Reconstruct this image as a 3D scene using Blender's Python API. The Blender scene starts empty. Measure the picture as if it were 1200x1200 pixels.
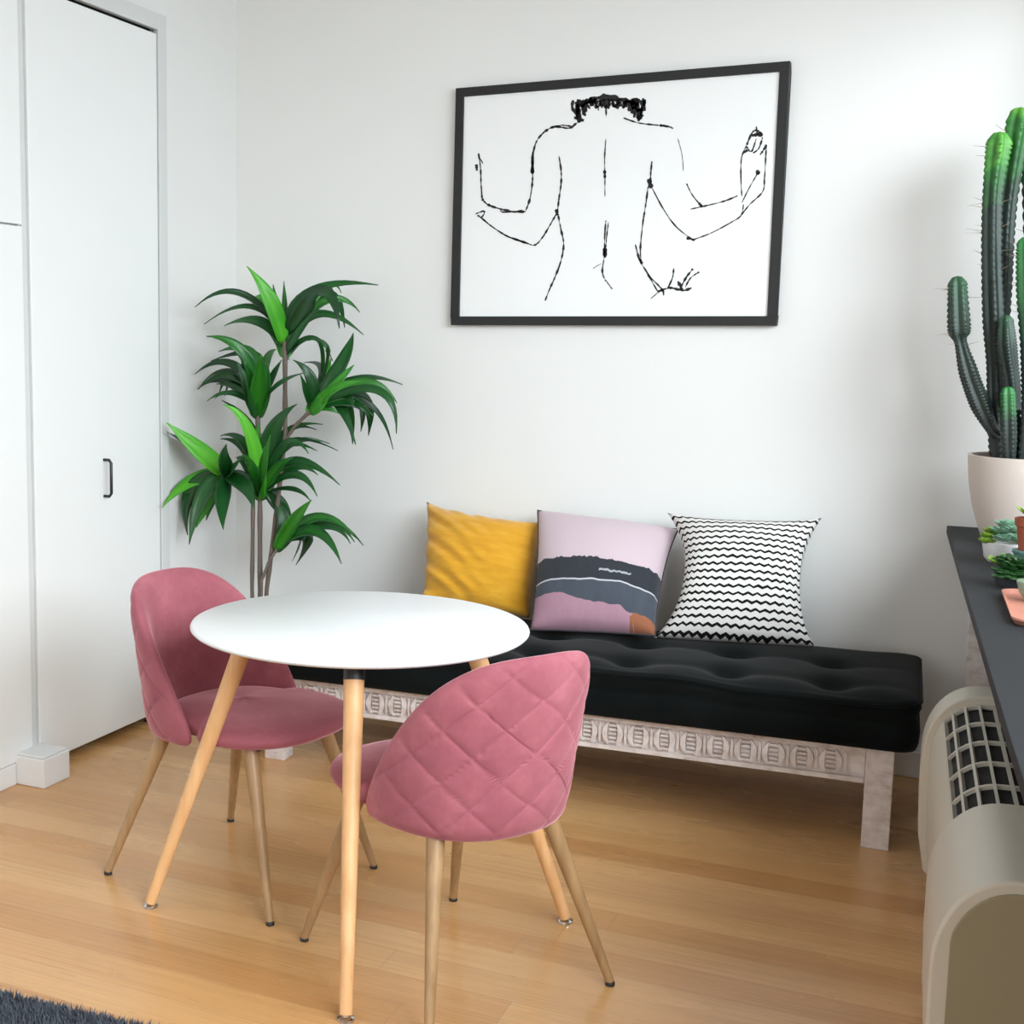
import bpy, math, random
from mathutils import Vector, Matrix
from math import sin, cos, pi, radians, sqrt
random.seed(7)
SC = bpy.context.scene
COL = SC.collection
# ------------------------------------------------------------------ camera (fitted to the room's vanishing lines)
CAM = Vector((0, 0, 1.3912))
FPX, PCX, PCY = 1547.82, 371.06, 599.75
ROLL, PITCH, YAW = .0078, .1293, .4616
_fh = Vector((-sin(YAW), cos(YAW), 0))
FWD = _fh * cos(PITCH) - Vector((0, 0, sin(PITCH)))
_r = Vector((cos(YAW), sin(YAW), 0))
_u = _r.cross(FWD)
RGT = _r * cos(ROLL) + _u * sin(ROLL)
UPV = -_r * sin(ROLL) + _u * cos(ROLL)
def ray(u, v): return FWD + RGT * ((u - PCX) / FPX) - UPV * ((v - PCY) / FPX)
def at(u, v, y):                      # the point at depth y seen at a measured photo position
    d = ray(u, v); return CAM + d * ((y - CAM.y) / d.y)
cd = bpy.data.cameras.new('camera'); co = bpy.data.objects.new('camera', cd); COL.objects.link(co)
M = Matrix((RGT, UPV, -FWD)).transposed().to_4x4(); M.translation = CAM
co.matrix_world = M
cd.sensor_width = 36; cd.sensor_fit = 'HORIZONTAL'
cd.lens = FPX / 1200 * 36
cd.shift_x = (600 - PCX) / 1200; cd.shift_y = (PCY - 600) / 1200
cd.clip_start = .05; cd.clip_end = 200
SC.camera = co

# ------------------------------------------------------------------ mesh helpers
class MB:
    def __init__(s): s.v = []; s.f = []; s.uv = {}; s.mi = []; s.cur = 0
    def add(s, vs, fs):
        o = len(s.v); s.v += [Vector(p) for p in vs]
        for f in fs: s.f.append([i + o for i in f]); s.mi.append(s.cur)
        return o
    def box(s, a, b, T=None):
        x0, y0, z0 = a; x1, y1, z1 = b
        vs = [(x0,y0,z0),(x1,y0,z0),(x1,y1,z0),(x0,y1,z0),(x0,y0,z1),(x1,y0,z1),(x1,y1,z1),(x0,y1,z1)]
        if T: vs = [T(p) for p in vs]
        s.add(vs, [(0,3,2,1),(4,5,6,7),(0,1,5,4),(1,2,6,5),(2,3,7,6),(3,0,4,7)]); return s
    def tube(s, pts, rad, n=12, cap=True, star=None, T=None):
        pts = [Vector(p) for p in pts]; m = len(pts)
        rad = rad if isinstance(rad, (list, tuple)) else [rad] * m
        ring = []; ref = None
        for i in range(m):
            t = (pts[min(i+1, m-1)] - pts[max(i-1, 0)]).normalized()
            if ref is None:
                ref = t.orthogonal().normalized()
                if abs(t.z) > .6: ref = (Vector((1, 0, 0)) - t * t.x).normalized()
            a = (ref - t * ref.dot(t)).normalized(); b = t.cross(a); ref = a
            for k in range(n):
                th = 2 * pi * k / n
                r = rad[i] * (star(th, i) if star else 1)
                ring.append(pts[i] + (a * cos(th) + b * sin(th)) * r)
        fs = [(i*n+k, i*n+(k+1)%n, (i+1)*n+(k+1)%n, (i+1)*n+k) for i in range(m-1) for k in range(n)]
        if cap: fs += [tuple(range(n-1, -1, -1)), tuple((m-1)*n + k for k in range(n))]
        s.add(ring, fs); return s
    def lathe(s, prof, n=48, c=(0, 0, 0)):
        m = len(prof); vs = []
        for r, z in prof:
            for k in range(n):
                th = 2*pi*k/n; vs.append((c[0]+r*cos(th), c[1]+r*sin(th), c[2]+z))
        fs = [(i*n+k, i*n+(k+1)%n, (i+1)*n+(k+1)%n, (i+1)*n+k) for i in range(m-1) for k in range(n)]
        if prof[0][0] > 1e-5: fs.append(tuple(range(n-1, -1, -1)))
        if prof[-1][0] > 1e-5: fs.append(tuple((m-1)*n+k for k in range(n)))
        s.add(vs, fs); return s
    def prism(s, poly, fn0, fn1):      # polygon swept between two mappings
        n = len(poly); vs = [fn0(p) for p in poly] + [fn1(p) for p in poly]
        s.add(vs, [tuple(range(n-1, -1, -1)), tuple(range(n, 2*n))] + [(i, (i+1) % n, n+(i+1) % n, n+i) for i in range(n)])
        return s
    def rings(s, rr, closed_center=None):   # list of equal-length rings skinned, first = centre fan optional
        n = len(rr[0]); vs = [p for r in rr for p in r]
        fs = [(i*n+k, i*n+(k+1)%n, (i+1)*n+(k+1)%n, (i+1)*n+k) for i in range(len(rr)-1) for k in range(n)]
        s.add(vs, fs); return s
    def build(s, name, mat, parent=None, smooth=True, bevel=0, loc=None, kind=None, autosmooth=None, sub=0):
        me = bpy.data.meshes.new(name)
        vs = s.v
        if loc is not None: vs = [p - Vector(loc) for p in vs]
        me.from_pydata([tuple(p) for p in vs], [], s.f)
        mats = mat if isinstance(mat, (list, tuple)) else [mat]
        for m_ in mats: me.materials.append(m_)
        for p, i in zip(me.polygons, s.mi): p.material_index = i; p.use_smooth = smooth
        import bmesh
        bm = bmesh.new(); bm.from_mesh(me)
        bmesh.ops.remove_doubles(bm, verts=bm.verts, dist=1e-6)
        bmesh.ops.recalc_face_normals(bm, faces=bm.faces)
        bm.to_mesh(me); bm.free()
        if smooth: me.set_sharp_from_angle(angle=radians(autosmooth or 40))
        o = bpy.data.objects.new(name, me); COL.objects.link(o)
        if loc is not None: o.location = loc
        if parent: o.parent = parent
        if kind: o['kind'] = kind
        if bevel:
            b = o.modifiers.new('bevel', 'BEVEL'); b.width = bevel; b.segments = 3; b.limit_method = 'ANGLE'; b.angle_limit = radians(40)
        if sub:
            b = o.modifiers.new('sub', 'SUBSURF'); b.levels = sub; b.render_levels = sub
        return o
def tag(o, label, cat, group=None):
    o['label'] = label; o['category'] = cat
    if group: o['group'] = group
    return o
def thing(name, label, cat, loc=(0, 0, 0), rz=0, group=None):
    o = bpy.data.objects.new(name, None); COL.objects.link(o)
    o.location = loc; o.rotation_euler = (0, 0, rz); o.empty_display_size = .1
    return tag(o, label, cat, group)
def copy_tree(o, parent=None):
    c = o.copy(); COL.objects.link(c)
    if parent: c.parent = parent
    for ch in list(o.children): copy_tree(ch, c)
    return c
def lerp(a, b, t): return a + (b - a) * t
def lin(r, g, b):
    f = lambda c: (c/255/12.92) if c/255 <= .04045 else ((c/255+.055)/1.055)**2.4
    return (f(r), f(g), f(b), 1)

# ------------------------------------------------------------------ material helpers
class NT:
    def __init__(s, name):
        s.m = bpy.data.materials.new(name); s.m.use_nodes = True; s.t = s.m.node_tree
        s.b = s.t.nodes['Principled BSDF']
    def n(s, typ, **kw):
        x = s.t.nodes.new(typ)
        for k, v in kw.items():
            if k.startswith('i_'):
                key = k[2:].replace('_', ' ')
                x.inputs[int(key) if key.isdigit() else key].default_value = v
            else: setattr(x, k, v)
        return x
    def l(s, a, b): s.t.links.new(a, b)
    def math(s, op, a, b=None, c=None, clamp=False):
        x = s.n('ShaderNodeMath', operation=op); x.use_clamp = clamp
        for i, q in enumerate((a, b, c)):
            if q is None: continue
            if isinstance(q, (int, float)): x.inputs[i].default_value = q
            else: s.l(q, x.inputs[i])
        return x.outputs[0]
    def mix(s, fac, a, b):
        x = s.n('ShaderNodeMix', data_type='RGBA')
        for i, q in ((0, fac), (6, a), (7, b)):
            if isinstance(q, (int, float, tuple)): x.inputs[i].default_value = q
            else: s.l(q, x.inputs[i])
        return x.outputs[2]
    def noise(s, vec, scale, detail=3, rough=.55):
        x = s.n('ShaderNodeTexNoise'); x.inputs['Scale'].default_value = scale; x.inputs['Detail'].default_value = detail
        x.inputs['Roughness'].default_value = rough
        if vec is not None: s.l(vec, x.inputs['Vector'])
        return x.outputs['Fac']
    def coord(s, which='Object'): return s.n('ShaderNodeTexCoord').outputs[which]
    def map(s, vec, scale=(1, 1, 1), rot=(0, 0, 0), loc=(0, 0, 0)):
        x = s.n('ShaderNodeMapping'); x.inputs['Scale'].default_value = scale; x.inputs['Rotation'].default_value = rot
        x.inputs['Location'].default_value = loc; s.l(vec, x.inputs['Vector']); return x.outputs[0]
    def ramp(s, fac, stops):
        x = s.n('ShaderNodeValToRGB'); e = x.color_ramp.elements
        while len(e) < len(stops): e.new(.5)
        for q, (p, c) in zip(e, stops): q.position = p; q.color = c
        s.l(fac, x.inputs[0]); return x.outputs[0]
    def bump(s, h, strength=.3, dist=.01):
        x = s.n('ShaderNodeBump'); x.inputs['Strength'].default_value = strength; x.inputs['Distance'].default_value = dist
        s.l(h, x.inputs['Height']); s.l(x.outputs[0], s.b.inputs['Normal'])
    def base(s, c):
        if isinstance(c, tuple): s.b.inputs['Base Color'].default_value = c
        else: s.l(c, s.b.inputs['Base Color'])
    def set(s, **kw):
        for k, v in kw.items(): s.b.inputs[k.replace('_', ' ')].default_value = v
        return s
def simple(name, rgb, rough=.5, var=.06, scale=6, bump=0, bscale=200, metal=0, **kw):
    t = NT(name); c = t.coord()
    f = t.noise(c, scale)
    a = lin(*rgb); d = tuple(x*(1-2*var) for x in a[:3]) + (1,)
    t.base(t.mix(f, d, tuple(min(1, x*(1+var)) for x in a[:3]) + (1,)))
    t.set(Roughness=rough, Metallic=metal, **kw)
    if bump: t.bump(t.noise(c, bscale), bump, .004)
    return t.m

WALL = simple('wall_paint', (226, 227, 225), .65, .012, 2, .05, 300)
CEIL = simple('ceiling_paint', (228, 229, 228), .8, .01, 2)
DOORW = simple('white_lacquer', (231, 234, 233), .38, .008, 2)
TRIMW = simple('white_trim_paint', (226, 227, 226), .45, .01, 2)
FRAMEG = simple('grey_door_frame', (209, 212, 211), .5, .01, 3)
GAP_SHADE = simple('painted_gap_shade', (30, 30, 30), .9)  # near-black colour that stands in for shade inside gaps
BLACKM = simple('black_metal', (34, 35, 37), .42, .05, 20)
CHROME = simple('chrome', (210, 210, 212), .18, .02, 10, metal=1)
def floor_mat():
    t = NT('bamboo_floor'); c = t.coord()
    br = t.n('ShaderNodeTexBrick'); br.offset = 0; br.offset_frequency = 1; br.squash_frequency = 1
    sp = t.n('ShaderNodeSeparateXYZ'); t.l(t.map(c, loc=(.35, .03, 0)), sp.inputs[0])
    row = t.math('FLOOR', t.math('DIVIDE', sp.outputs[1], .108)); wn = t.n('ShaderNodeTexWhiteNoise', noise_dimensions='1D'); t.l(row, wn.inputs['W'])
    cx = t.n('ShaderNodeCombineXYZ'); t.l(t.math('ADD', sp.outputs[0], t.math('MULTIPLY', wn.outputs['Value'], 1.83)), cx.inputs[0]); t.l(sp.outputs[1], cx.inputs[1]); t.l(cx.outputs[0], br.inputs['Vector'])
    br.inputs['Scale'].default_value = 1; br.inputs['Brick Width'].default_value = 1.83; br.inputs['Row Height'].default_value = .108
    br.inputs['Mortar Size'].default_value = .0007; br.inputs['Mortar Smooth'].default_value = .6; br.inputs['Bias'].default_value = 0
    br.inputs['Color1'].default_value = (0, 0, 0, 1); br.inputs['Color2'].default_value = (1, 1, 1, 1); br.inputs['Mortar'].default_value = (.5, .5, .5, 1)
    tone = t.ramp(br.outputs['Color'], [(0, lin(200, 148, 93)), (.35, lin(212, 163, 107)), (.7, lin(221, 175, 120)), (1, lin(208, 154, 96))])
    strips = t.noise(t.map(c, scale=(1.6, 130, 1)), 1, 3, .6)
    fine = t.noise(t.map(c, scale=(7, 420, 1)), 1, 4, .7)
    broad = t.noise(t.map(c, scale=(1.1, 6, 1)), 1, 2)
    g = t.math('ADD', t.math('MULTIPLY', strips, .55), t.math('MULTIPLY', fine, .45))
    g = t.math('ADD', t.math('MULTIPLY', g, .7), t.math('MULTIPLY', broad, .3))
    dark = t.n('ShaderNodeMix', data_type='RGBA', blend_type='MULTIPLY'); dark.inputs[0].default_value = 1
    t.l(tone, dark.inputs[6])
    t.l(t.ramp(g, [(.3, (.66, .6, .52, 1)), (.5, (.93, .91, .89, 1)), (.7, (1.1, 1.1, 1.1, 1))]), dark.inputs[7])
    # bamboo knuckles
    kn = t.noise(t.map(c, scale=(9, 95, 1), loc=(3, 1, 0)), 1, 0)
    kn = t.math('GREATER_THAN', kn, .80)
    col = t.mix(t.math('MULTIPLY', kn, .25), dark.outputs[2], lin(140, 95, 55))
    col = t.mix(t.math('MULTIPLY', br.outputs['Fac'], .5), col, lin(84, 56, 32))
    t.base(col)
    t.set(Roughness=.3, Coat_Weight=.15, Coat_Roughness=.2)
    rr = t.n('ShaderNodeMapRange'); rr.inputs['To Min'].default_value = .2; rr.inputs['To Max'].default_value = .34
    t.l(broad, rr.inputs['Value']); t.l(rr.outputs[0], t.b.inputs['Roughness'])
    t.bump(t.math('ADD', t.math('MULTIPLY', strips, .3), t.math('MULTIPLY', br.outputs['Fac'], -1)), .08, .002)
    return t.m
FLOOR = floor_mat()

# ------------------------------------------------------------------ the room
XL, YB, YR, ZC = -2.64, 4.58, -4.6, 2.78
TH = .0438                                   # the window wall runs 2.5 degrees off the cupboard wall
def RF(p): return Vector((.1085 + p[0]*cos(TH) - p[1]*sin(TH), p[0]*sin(TH) + p[1]*cos(TH), p[2]))
OW = .44                                     # window-wall face, measured from the heater's front line
def struct(name, mb, mat, parent=None, **kw):
    o = mb.build(name, mat, parent, **kw)
    if not parent: o['kind'] = 'structure'
    return o
fl = MB(); fl.box((XL-.5, YR-.2, -.1), (1.2, YB+.2, 0)); struct('floor', fl, FLOOR, smooth=False)
ce = MB(); ce.box((XL-.5, YR-.2, ZC), (1.2, YB+.2, ZC+.1)); struct('ceiling', ce, CEIL, smooth=False)
wb = MB(); wb.box((XL-.5, YB, 0), (1.2, YB+.15, ZC)); struct('wall_back', wb, WALL, smooth=False)
DY0, DY1, DZ = 3.286, 4.001, 2.452           # tall cupboard door
CY0 = 1.7                                    # near end of the neighbouring cupboard
wl = MB()
wl.box((XL-.12, DY1+.012, 0), (XL, YB, ZC)); wl.box((XL-.12, YR, 0), (XL, CY0, ZC))
wl.box((XL-.12, CY0, DZ+.05), (XL, DY1+.012, ZC)); wl.box((XL-.12, 3.255, 0), (XL, 3.287, DZ+.05))
struct('wall_left', wl, WALL, smooth=False)
cb = MB(); cb.box((XL-.5, CY0-.02, 0), (XL-.46, DY1+.03, ZC)); cb.box((XL-.46, CY0-.03, 0), (XL-.12, CY0-.01, ZC)); cb.box((XL-.46, DY1+.013, 0), (XL-.12, DY1+.04, ZC))
struct('wall_cupboard', cb, GAP_SHADE, smooth=False)  # interior coloured near-black so the door gaps read as shaded
# window wall with its long window
WY0, WY1, WZ0, WZ1 = -1.4, 4.2, .98, 2.55
wr = MB()
wr.box((OW, YR-.2, 0), (OW+.15, WY0, ZC), RF); wr.box((OW, WY1, 0), (OW+.15, 4.72, ZC), RF)
wr.box((OW, WY0, 0), (OW+.15, WY1, WZ0), RF); wr.box((OW, WY0, WZ1), (OW+.15, WY1, ZC), RF)
struct('wall_right', wr, WALL, smooth=False)
# wall behind the photographer, with a window added to let fill light in
RX0, RX1, RZ0, RZ1 = -2.2, -.1, .9, 2.45
wz = MB()
wz.box((XL-.5, YR-.15, 0), (RX0, YR, ZC)); wz.box((RX1, YR-.15, 0), (1.2, YR, ZC)); wz.box((RX0, YR-.15, 0), (RX1, YR, RZ0)); wz.box((RX0, YR-.15, RZ1), (RX1, YR, ZC))
struct('wall_rear', wz, WALL, smooth=False)
def glass_mat():
    m = bpy.data.materials.new('window_glass'); m.use_nodes = True; t = m.node_tree; t.nodes.clear()
    o = t.nodes.new('ShaderNodeOutputMaterial'); a = t.nodes.new('ShaderNodeBsdfTransparent'); b = t.nodes.new('ShaderNodeBsdfGlossy')
    x = t.nodes.new('ShaderNodeMixShader'); f = t.nodes.new('ShaderNodeLayerWeight'); b.inputs['Roughness'].default_value = .02
    p = t.nodes.new('ShaderNodeMath'); p.operation = 'POWER'; p.inputs[1].default_value = 5; t.links.new(f.outputs['Facing'], p.inputs[0])
    q = t.nodes.new('ShaderNodeMath'); q.operation = 'MULTIPLY_ADD'; q.inputs[1].default_value = .6; q.inputs[2].default_value = .03; t.links.new(p.outputs[0], q.inputs[0])
    t.links.new(q.outputs[0], x.inputs[0]); t.links.new(a.outputs[0], x.inputs[1]); t.links.new(b.outputs[0], x.inputs[2]); t.links.new(x.outputs[0], o.inputs[0])
    return m
GLASS = glass_mat()
def window(name, lo, hi, z0, z1, T, npan, dep):
    f = MB(); w = .05
    f.box((dep, lo, z0), (dep+.06, hi, z0+w), T); f.box((dep, lo, z1-w), (dep+.06, hi, z1), T)
    for k in range(npan+1):
        y = lo + (hi-lo-w)*k/npan; f.box((dep, y, z0+w), (dep+.06, y+w, z1-w), T)
    o = struct(name, f, TRIMW, smooth=False, bevel=.004)
    g = MB(); g.box((dep+.026, lo+w, z0+w), (dep+.032, hi-w, z1-w), T); g.build('glass_pane', GLASS, o, smooth=False)
    s = MB(); s.box((dep-.09, lo+.004, z0+.001), (dep, hi-.004, z0+.02), T); s.build('window_sill', TRIMW, o, smooth=False, bevel=.004)
window('window_1', WY0, WY1, WZ0, WZ1, RF, 4, OW+.085)
def RT(p): return Vector((p[1], YR - (p[0]-OW), p[2]))
window('added_fill_window', RX0, RX1, RZ0, RZ1, RT, 2, OW+.085)  # unseen rear window, put in for the fill light
# baseboards
bb = MB(); bb.box((XL+.002, YB-.014, 0), (.24, YB, .085)); struct('baseboard_back', bb, TRIMW, smooth=False, bevel=.003)
bb = MB(); bb.box((XL, DY1+.06, 0), (XL+.014, YB-.016, .085)); bb.box((XL+.002, CY0, 0), (XL+.02, 3.168, .068)); struct('baseboard_left', bb, TRIMW, smooth=False, bevel=.003)
bb = MB(); bb.box((OW-.014, YR+.1, 0), (OW, 4.5, .085), RF); struct('baseboard_right', bb, TRIMW, smooth=False, bevel=.003)
# cupboard doors
XD = XL + .018
d = MB(); d.box((XD-.03, DY0+.003, .03), (XD, DY1-.004, DZ-.014)); dr = struct('door_1', d, DOORW, smooth=False, bevel=.002)
h = MB(); h.tube([(XD-.002, 3.655, .985), (XD+.022, 3.655, .985), (XD+.03, 3.655, .975), (XD+.03, 3.655, .872), (XD+.022, 3.655, .862), (XD-.002, 3.655, .862)], .0052, 10)
h.build('door_handle', BLACKM, dr)
h = MB(); h.tube([(XD-.015, DY1-.05, .004), (XD-.015, DY1-.05, .03)], .012, 12); h.box((XD-.03, DY1-.075, .001), (XD-.002, DY1-.02, .006)); h.build('pivot', BLACKM, dr)
d = MB(); d.box((XD-.03, CY0+.01, 1.731), (XD, 3.252, DZ+.04)); d.box((XD-.034, CY0+.01, 1.7), (XD-.03, 3.252, DZ+.04)); struct('door_2', d, DOORW, smooth=False, bevel=.002)
d = MB(); d.box((XD-.03, CY0+.01, .07), (XD, 3.252, 1.7255)); struct('door_3', d, DOORW, smooth=False, bevel=.002)
t_ = MB(); t_.box((XL-.02, DY0-.026, .095), (XD-.009, DY0-.002, DZ+.05)); struct('trim_1', t_, FRAMEG, smooth=False)
t_ = MB(); t_.box((XL, DY1+.003, .0), (XD+.004, DY1+.055, DZ+.055)); struct('trim_2', t_, FRAMEG, smooth=False, bevel=.003)
t_ = MB(); t_.box((XL, DY0-.03, DZ+.0), (XD+.004, DY1+.003, DZ+.055)); struct('trim_3', t_, FRAMEG, smooth=False, bevel=.003)
t_ = MB(); t_.box((XL-.1, 3.17, 0), (-2.515, 3.302, .092)); t_.box((XL-.1, 3.175, .092), (-2.522, 3.297, .1)); struct('trim_4', t_, TRIMW, smooth=False, bevel=.004)
t_ = MB(); t_.box((XL-.06, DY0, DZ-.012), (XL-.012, DY1, DZ+.02)); struct('trim_5', t_, BLACKM, smooth=False)
# ------------------------------------------------------------------ velvet chairs
def velvet():
    t = NT('pink_velvet'); c = t.coord()
    f = t.noise(c, 7, 4, .6); f2 = t.noise(c, 60, 2)
    f = t.math('ADD', t.math('MULTIPLY', f, .8), t.math('MULTIPLY', f2, .2))
    t.base(t.ramp(f, [(.3, lin(145, 80, 91)), (.52, lin(160, 92, 102)), (.75, lin(179, 111, 120))]))
    t.set(Roughness=.75, Sheen_Weight=.9, Sheen_Roughness=.35, Specular_IOR_Level=.15)
    t.b.inputs['Sheen Tint'].default_value = lin(255, 196, 205)
    t.bump(t.noise(c, 900, 2), .15, .001)
    return t.m
VELVET = velvet()
def wood(name, a, b, rough=.42):
    t = NT(name); c = t.map(t.coord(), scale=(40, 40, 3))
    f = t.noise(c, 1, 5, .6); t.base(t.ramp(f, [(.3, lin(*a)), (.7, lin(*b))])); t.set(Roughness=rough); return t.m
CHAIRWOOD = wood('chair_leg_wood', (150, 117, 80), (178, 144, 102), .36)
TABLEWOOD = wood('beech_leg_wood', (214, 160, 106), (232, 186, 134), .45)
HS, ZS0 = .385, .388
def shell_pt(s, h, off):
    def plan(ph):
        sg = 1 if ph >= 0 else -1
        return Vector((.04 - .285*max(cos(ph), 0)**.8, sg*.228*abs(sin(ph))**.85))
    ph = s*pi/2; e = .02
    p = plan(ph); ta = plan(min(ph+e, pi/2)) - plan(max(ph-e, -pi/2)); n = Vector((-ta.y, ta.x)); n = n.normalized()
    if n.dot(Vector((p.x-.06, p.y))) < 0: n = -n
    grow = .945 + .155*h
    q = Vector((.05 + (p.x-.05)*grow, p.y*grow)) + n*off
    q.x -= .018*h*h
    return Vector((q.x, q.y, ZS0 + HS*h))       # local: +x = forward
def make_shell():
    L = .43
    top = lambda s: max(0, 1 - abs(s)**2.8)
    pts = [(s_*L, top(s_)*HS) for s_ in [1 - 2*i/160 for i in range(161)]]
    pts += [(s_*L, (-.03*(1-s_*s_))*HS) for s_ in [-1 + 2*i/160 for i in range(1, 160)]]
    for _ in range(40):
        pts = [tuple((pts[i-1][k] + 2*pts[i][k] + pts[(i+1) % len(pts)][k])/4 for k in (0, 1)) for i in range(len(pts))]
    ds = [0]
    for i in range(len(pts)): a, b = pts[i], pts[(i+1) % len(pts)]; ds.append(ds[-1] + math.hypot(a[0]-b[0], a[1]-b[1]))
    N = 320; out = []; j = 0
    for k in range(N):
        q = ds[-1]*k/N
        while ds[j+1] < q: j += 1
        f = (q-ds[j])/(ds[j+1]-ds[j]); a, b = pts[j], pts[(j+1) % len(pts)]
        out.append((lerp(a[0], b[0], f), lerp(a[1], b[1], f)))
    c = (0, .42*HS); K = 64
    rho = [1 - (1 - k/K)**1.35 for k in range(1, K+1)]
    T = .05
    def pos(x, z, r, side):
        th = T/2*max(0, 1 - r**9)**.5
        d = th
        if side > 0:
            g = 0
            for sg in (1, -1):
                w = x/.137 + sg*(z-.065)/.113
                fr = abs(w - round(w)); g = max(g, math.exp(-(fr/.028)**2), .38*math.exp(-(fr/.14)**2))
            d = th - .0056*g*(1 - r**14)
        s_ = x/L
        return shell_pt(max(-1, min(1, s_)), z/HS, d*side)
    rr = []
    for side in (1, -1):
        seq = [[pos(lerp(c[0], x, r), lerp(c[1], z, r), r, side) for x, z in out] for r in rho]
        cen = [pos(c[0], c[1], 0, side)]*N
        seq = [cen] + seq
        rr += seq if side > 0 else seq[::-1][1:]
    mb = MB(); mb.rings(rr); return mb
def make_seat():
    out = []; N = 96
    for k in range(N):
        th = 2*pi*k/N; cx_, sy_ = cos(th), sin(th)
        x = (.255 if cx_ > 0 else .215)*(abs(cx_)**.82)*(1 if cx_ > 0 else -1)
        w = .238 if cx_ > 0 else .2
        out.append((x + .02, w*(abs(sy_)**.8)*(1 if sy_ > 0 else -1)))
    prof = [(0, .468), (.3, .4675), (.6, .464), (.8, .458), (.9, .452), (.96, .445), (.99, .437), (1, .43), (.99, .421), (.96, .412), (.88, .405), (.4, .402), (0, .402)]
    mb = MB(); mb.rings([[Vector((x*r, y*r, z + .004*sin(9*x)*sin(8*y+1))) for x, y in out] for r, z in prof]); return mb
CHAIR_G = 'pink velvet chairs at the round table'
def make_chair(label):
    t = thing('dining_chair', label, 'chair', group=CHAIR_G)
    make_shell().build('backrest', VELVET, t, autosmooth=80)
    make_seat().build('seat', VELVET, t, autosmooth=80)
    b = MB(); b.box((-.16, -.15, .392), (.17, .15, .404)); b.build('seat_base', BLACKM, t, smooth=False, bevel=.004)
    for sx, wx, tx in ((1, .218, .15), (-1, .245, .15)):
        for sy in (1, -1):
            a = Vector((sx*(tx-.01), sy*.145, .398)); f = Vector((sx*.262, sy*wx, .008))
            l = MB(); n = 10; l.tube([a.lerp(f, i/n) for i in range(n+1)], [lerp(.0205, .0095, (i/n)**.9) for i in range(n+1)], 20)
            lo = l.build('leg', CHAIRWOOD, t)
            c = MB(); c.lathe([(.009, 0), (.0105, .001), (.0105, .008), (.009, .01)], 16, (f.x, f.y, 0)); c.build('foot_cap', BLACKM, lo)
    return t
ch = make_chair('pink velvet dining chair with plain inner back showing, beside the white cupboard door')
ch.location = (-1.652, 2.913, 0); ch.rotation_euler.z = radians(-10.6)
c2 = copy_tree(ch); c2.location = (-.986, 2.66, 0); c2.rotation_euler.z = radians(148.1)
c2['label'] = 'pink velvet dining chair turned away, diamond quilted back facing the viewer'

# ------------------------------------------------------------------ round table
TABTOP = simple('white_table_lacquer', (238, 240, 241), .28, .006, 3)
TX, TY = -1.277, 2.798
tb = thing('round_table', 'round white dining table on beech legs between the two pink chairs', 'table', (TX, TY, 0), -1.1773)
m = MB(); m.lathe([(0, .7085), (.33, .7085), (.385, .711), (.395, .7145), (.3995, .719), (.4, .7215), (.398, .7255), (.393, .7278), (0, .7282)], 128)
m.build('tabletop', TABTOP, tb, autosmooth=50)
for k in range(2):
    br = MB(); a = k*pi/2
    R2 = lambda p, a=a: Vector((p[0]*cos(a)-p[1]*sin(a), p[0]*sin(a)+p[1]*cos(a), p[2]))
    br.box((-.27, -.018, .690 - .008*k), (.27, .018, .698 - .008*k), R2)
    for s_ in (1, -1): br.box((s_*.24-.03, -.03, .696), (s_*.24+.03, .03, .7084), R2)
    br.build('cross_bracket', BLACKM, tb, smooth=False, bevel=.002)
for k in range(4):
    a = k*pi/2 + (radians(4.5) if k == 2 else 0); A = Vector((.262*cos(a), .262*sin(a), .702)); B = Vector((.507*cos(a), .507*sin(a), .012)); n = 12
    S = A.lerp(B, .058)
    l = MB(); l.tube([S.lerp(B, i/n) for i in range(n+1)], [lerp(.0228, .0135, i/n) for i in range(n+1)], 24)
    lo = l.build('leg', TABLEWOOD, tb)
    c = MB(); c.tube([A, A.lerp(B, .02), A.lerp(B, .062)], [.021, .0235, .0238], 24); c.build('collar', BLACKM, lo)
    c = MB(); c.lathe([(.018, 0), (.019, .002), (.018, .006), (.008, .009), (.007, .016)], 20, (B.x, B.y, 0)); c.build('foot_cap', CHROME, lo)

# ------------------------------------------------------------------ daybed bench
BO = Vector((-.206, 3.844, 0))
def BF(p): return Vector((BO.x + p[0]*cos(TH) - p[1]*sin(TH), BO.y + p[0]*sin(TH) + p[1]*cos(TH), p[2]))
def whitewash():
    t = NT('whitewashed_wood'); c = t.coord()
    f = t.noise(t.map(c, scale=(9, 60, 60)), 1, 5, .65); g = t.noise(t.map(c, scale=(30, 30, 8)), 1, 3); p = t.noise(c, 28, 3, .6)
    k = t.math('ADD', t.math('MULTIPLY', f, .45), t.math('MULTIPLY', p, .55))
    t.base(t.ramp(k, [(.28, lin(160, 144, 137)), (.4, lin(206, 195, 190)), (.55, lin(226, 218, 215)), (.75, lin(236, 231, 229))]))
    t.set(Roughness=.7); t.bump(t.math('ADD', f, g), .25, .004); return t.m
WASH = whitewash()
bench = thing('daybed_bench', 'long low whitewashed wooden bench with carved front rail along the wall', 'bench', tuple(BF((-.9, .31, 0))), TH)
BL = BF((-.9, .31, 0))
def bl(p): return Vector((p[0] + .9, p[1] - .31, p[2]))     # bench-local
LEN, DEP = 1.925, .60
for x in (0, -LEN + .074):
    for y in (0, DEP-.07):
        l = MB(); l.box(bl((x-.004, y, 0)), bl((x+.068, y+.07, .284))); l.build('leg', WASH, bench, smooth=False, bevel=.003)
ap = MB(); X0, X1 = -LEN+.070, -.006
ap.box(bl((X0, .017, .184)), bl((X1, .035, .283)))
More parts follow.
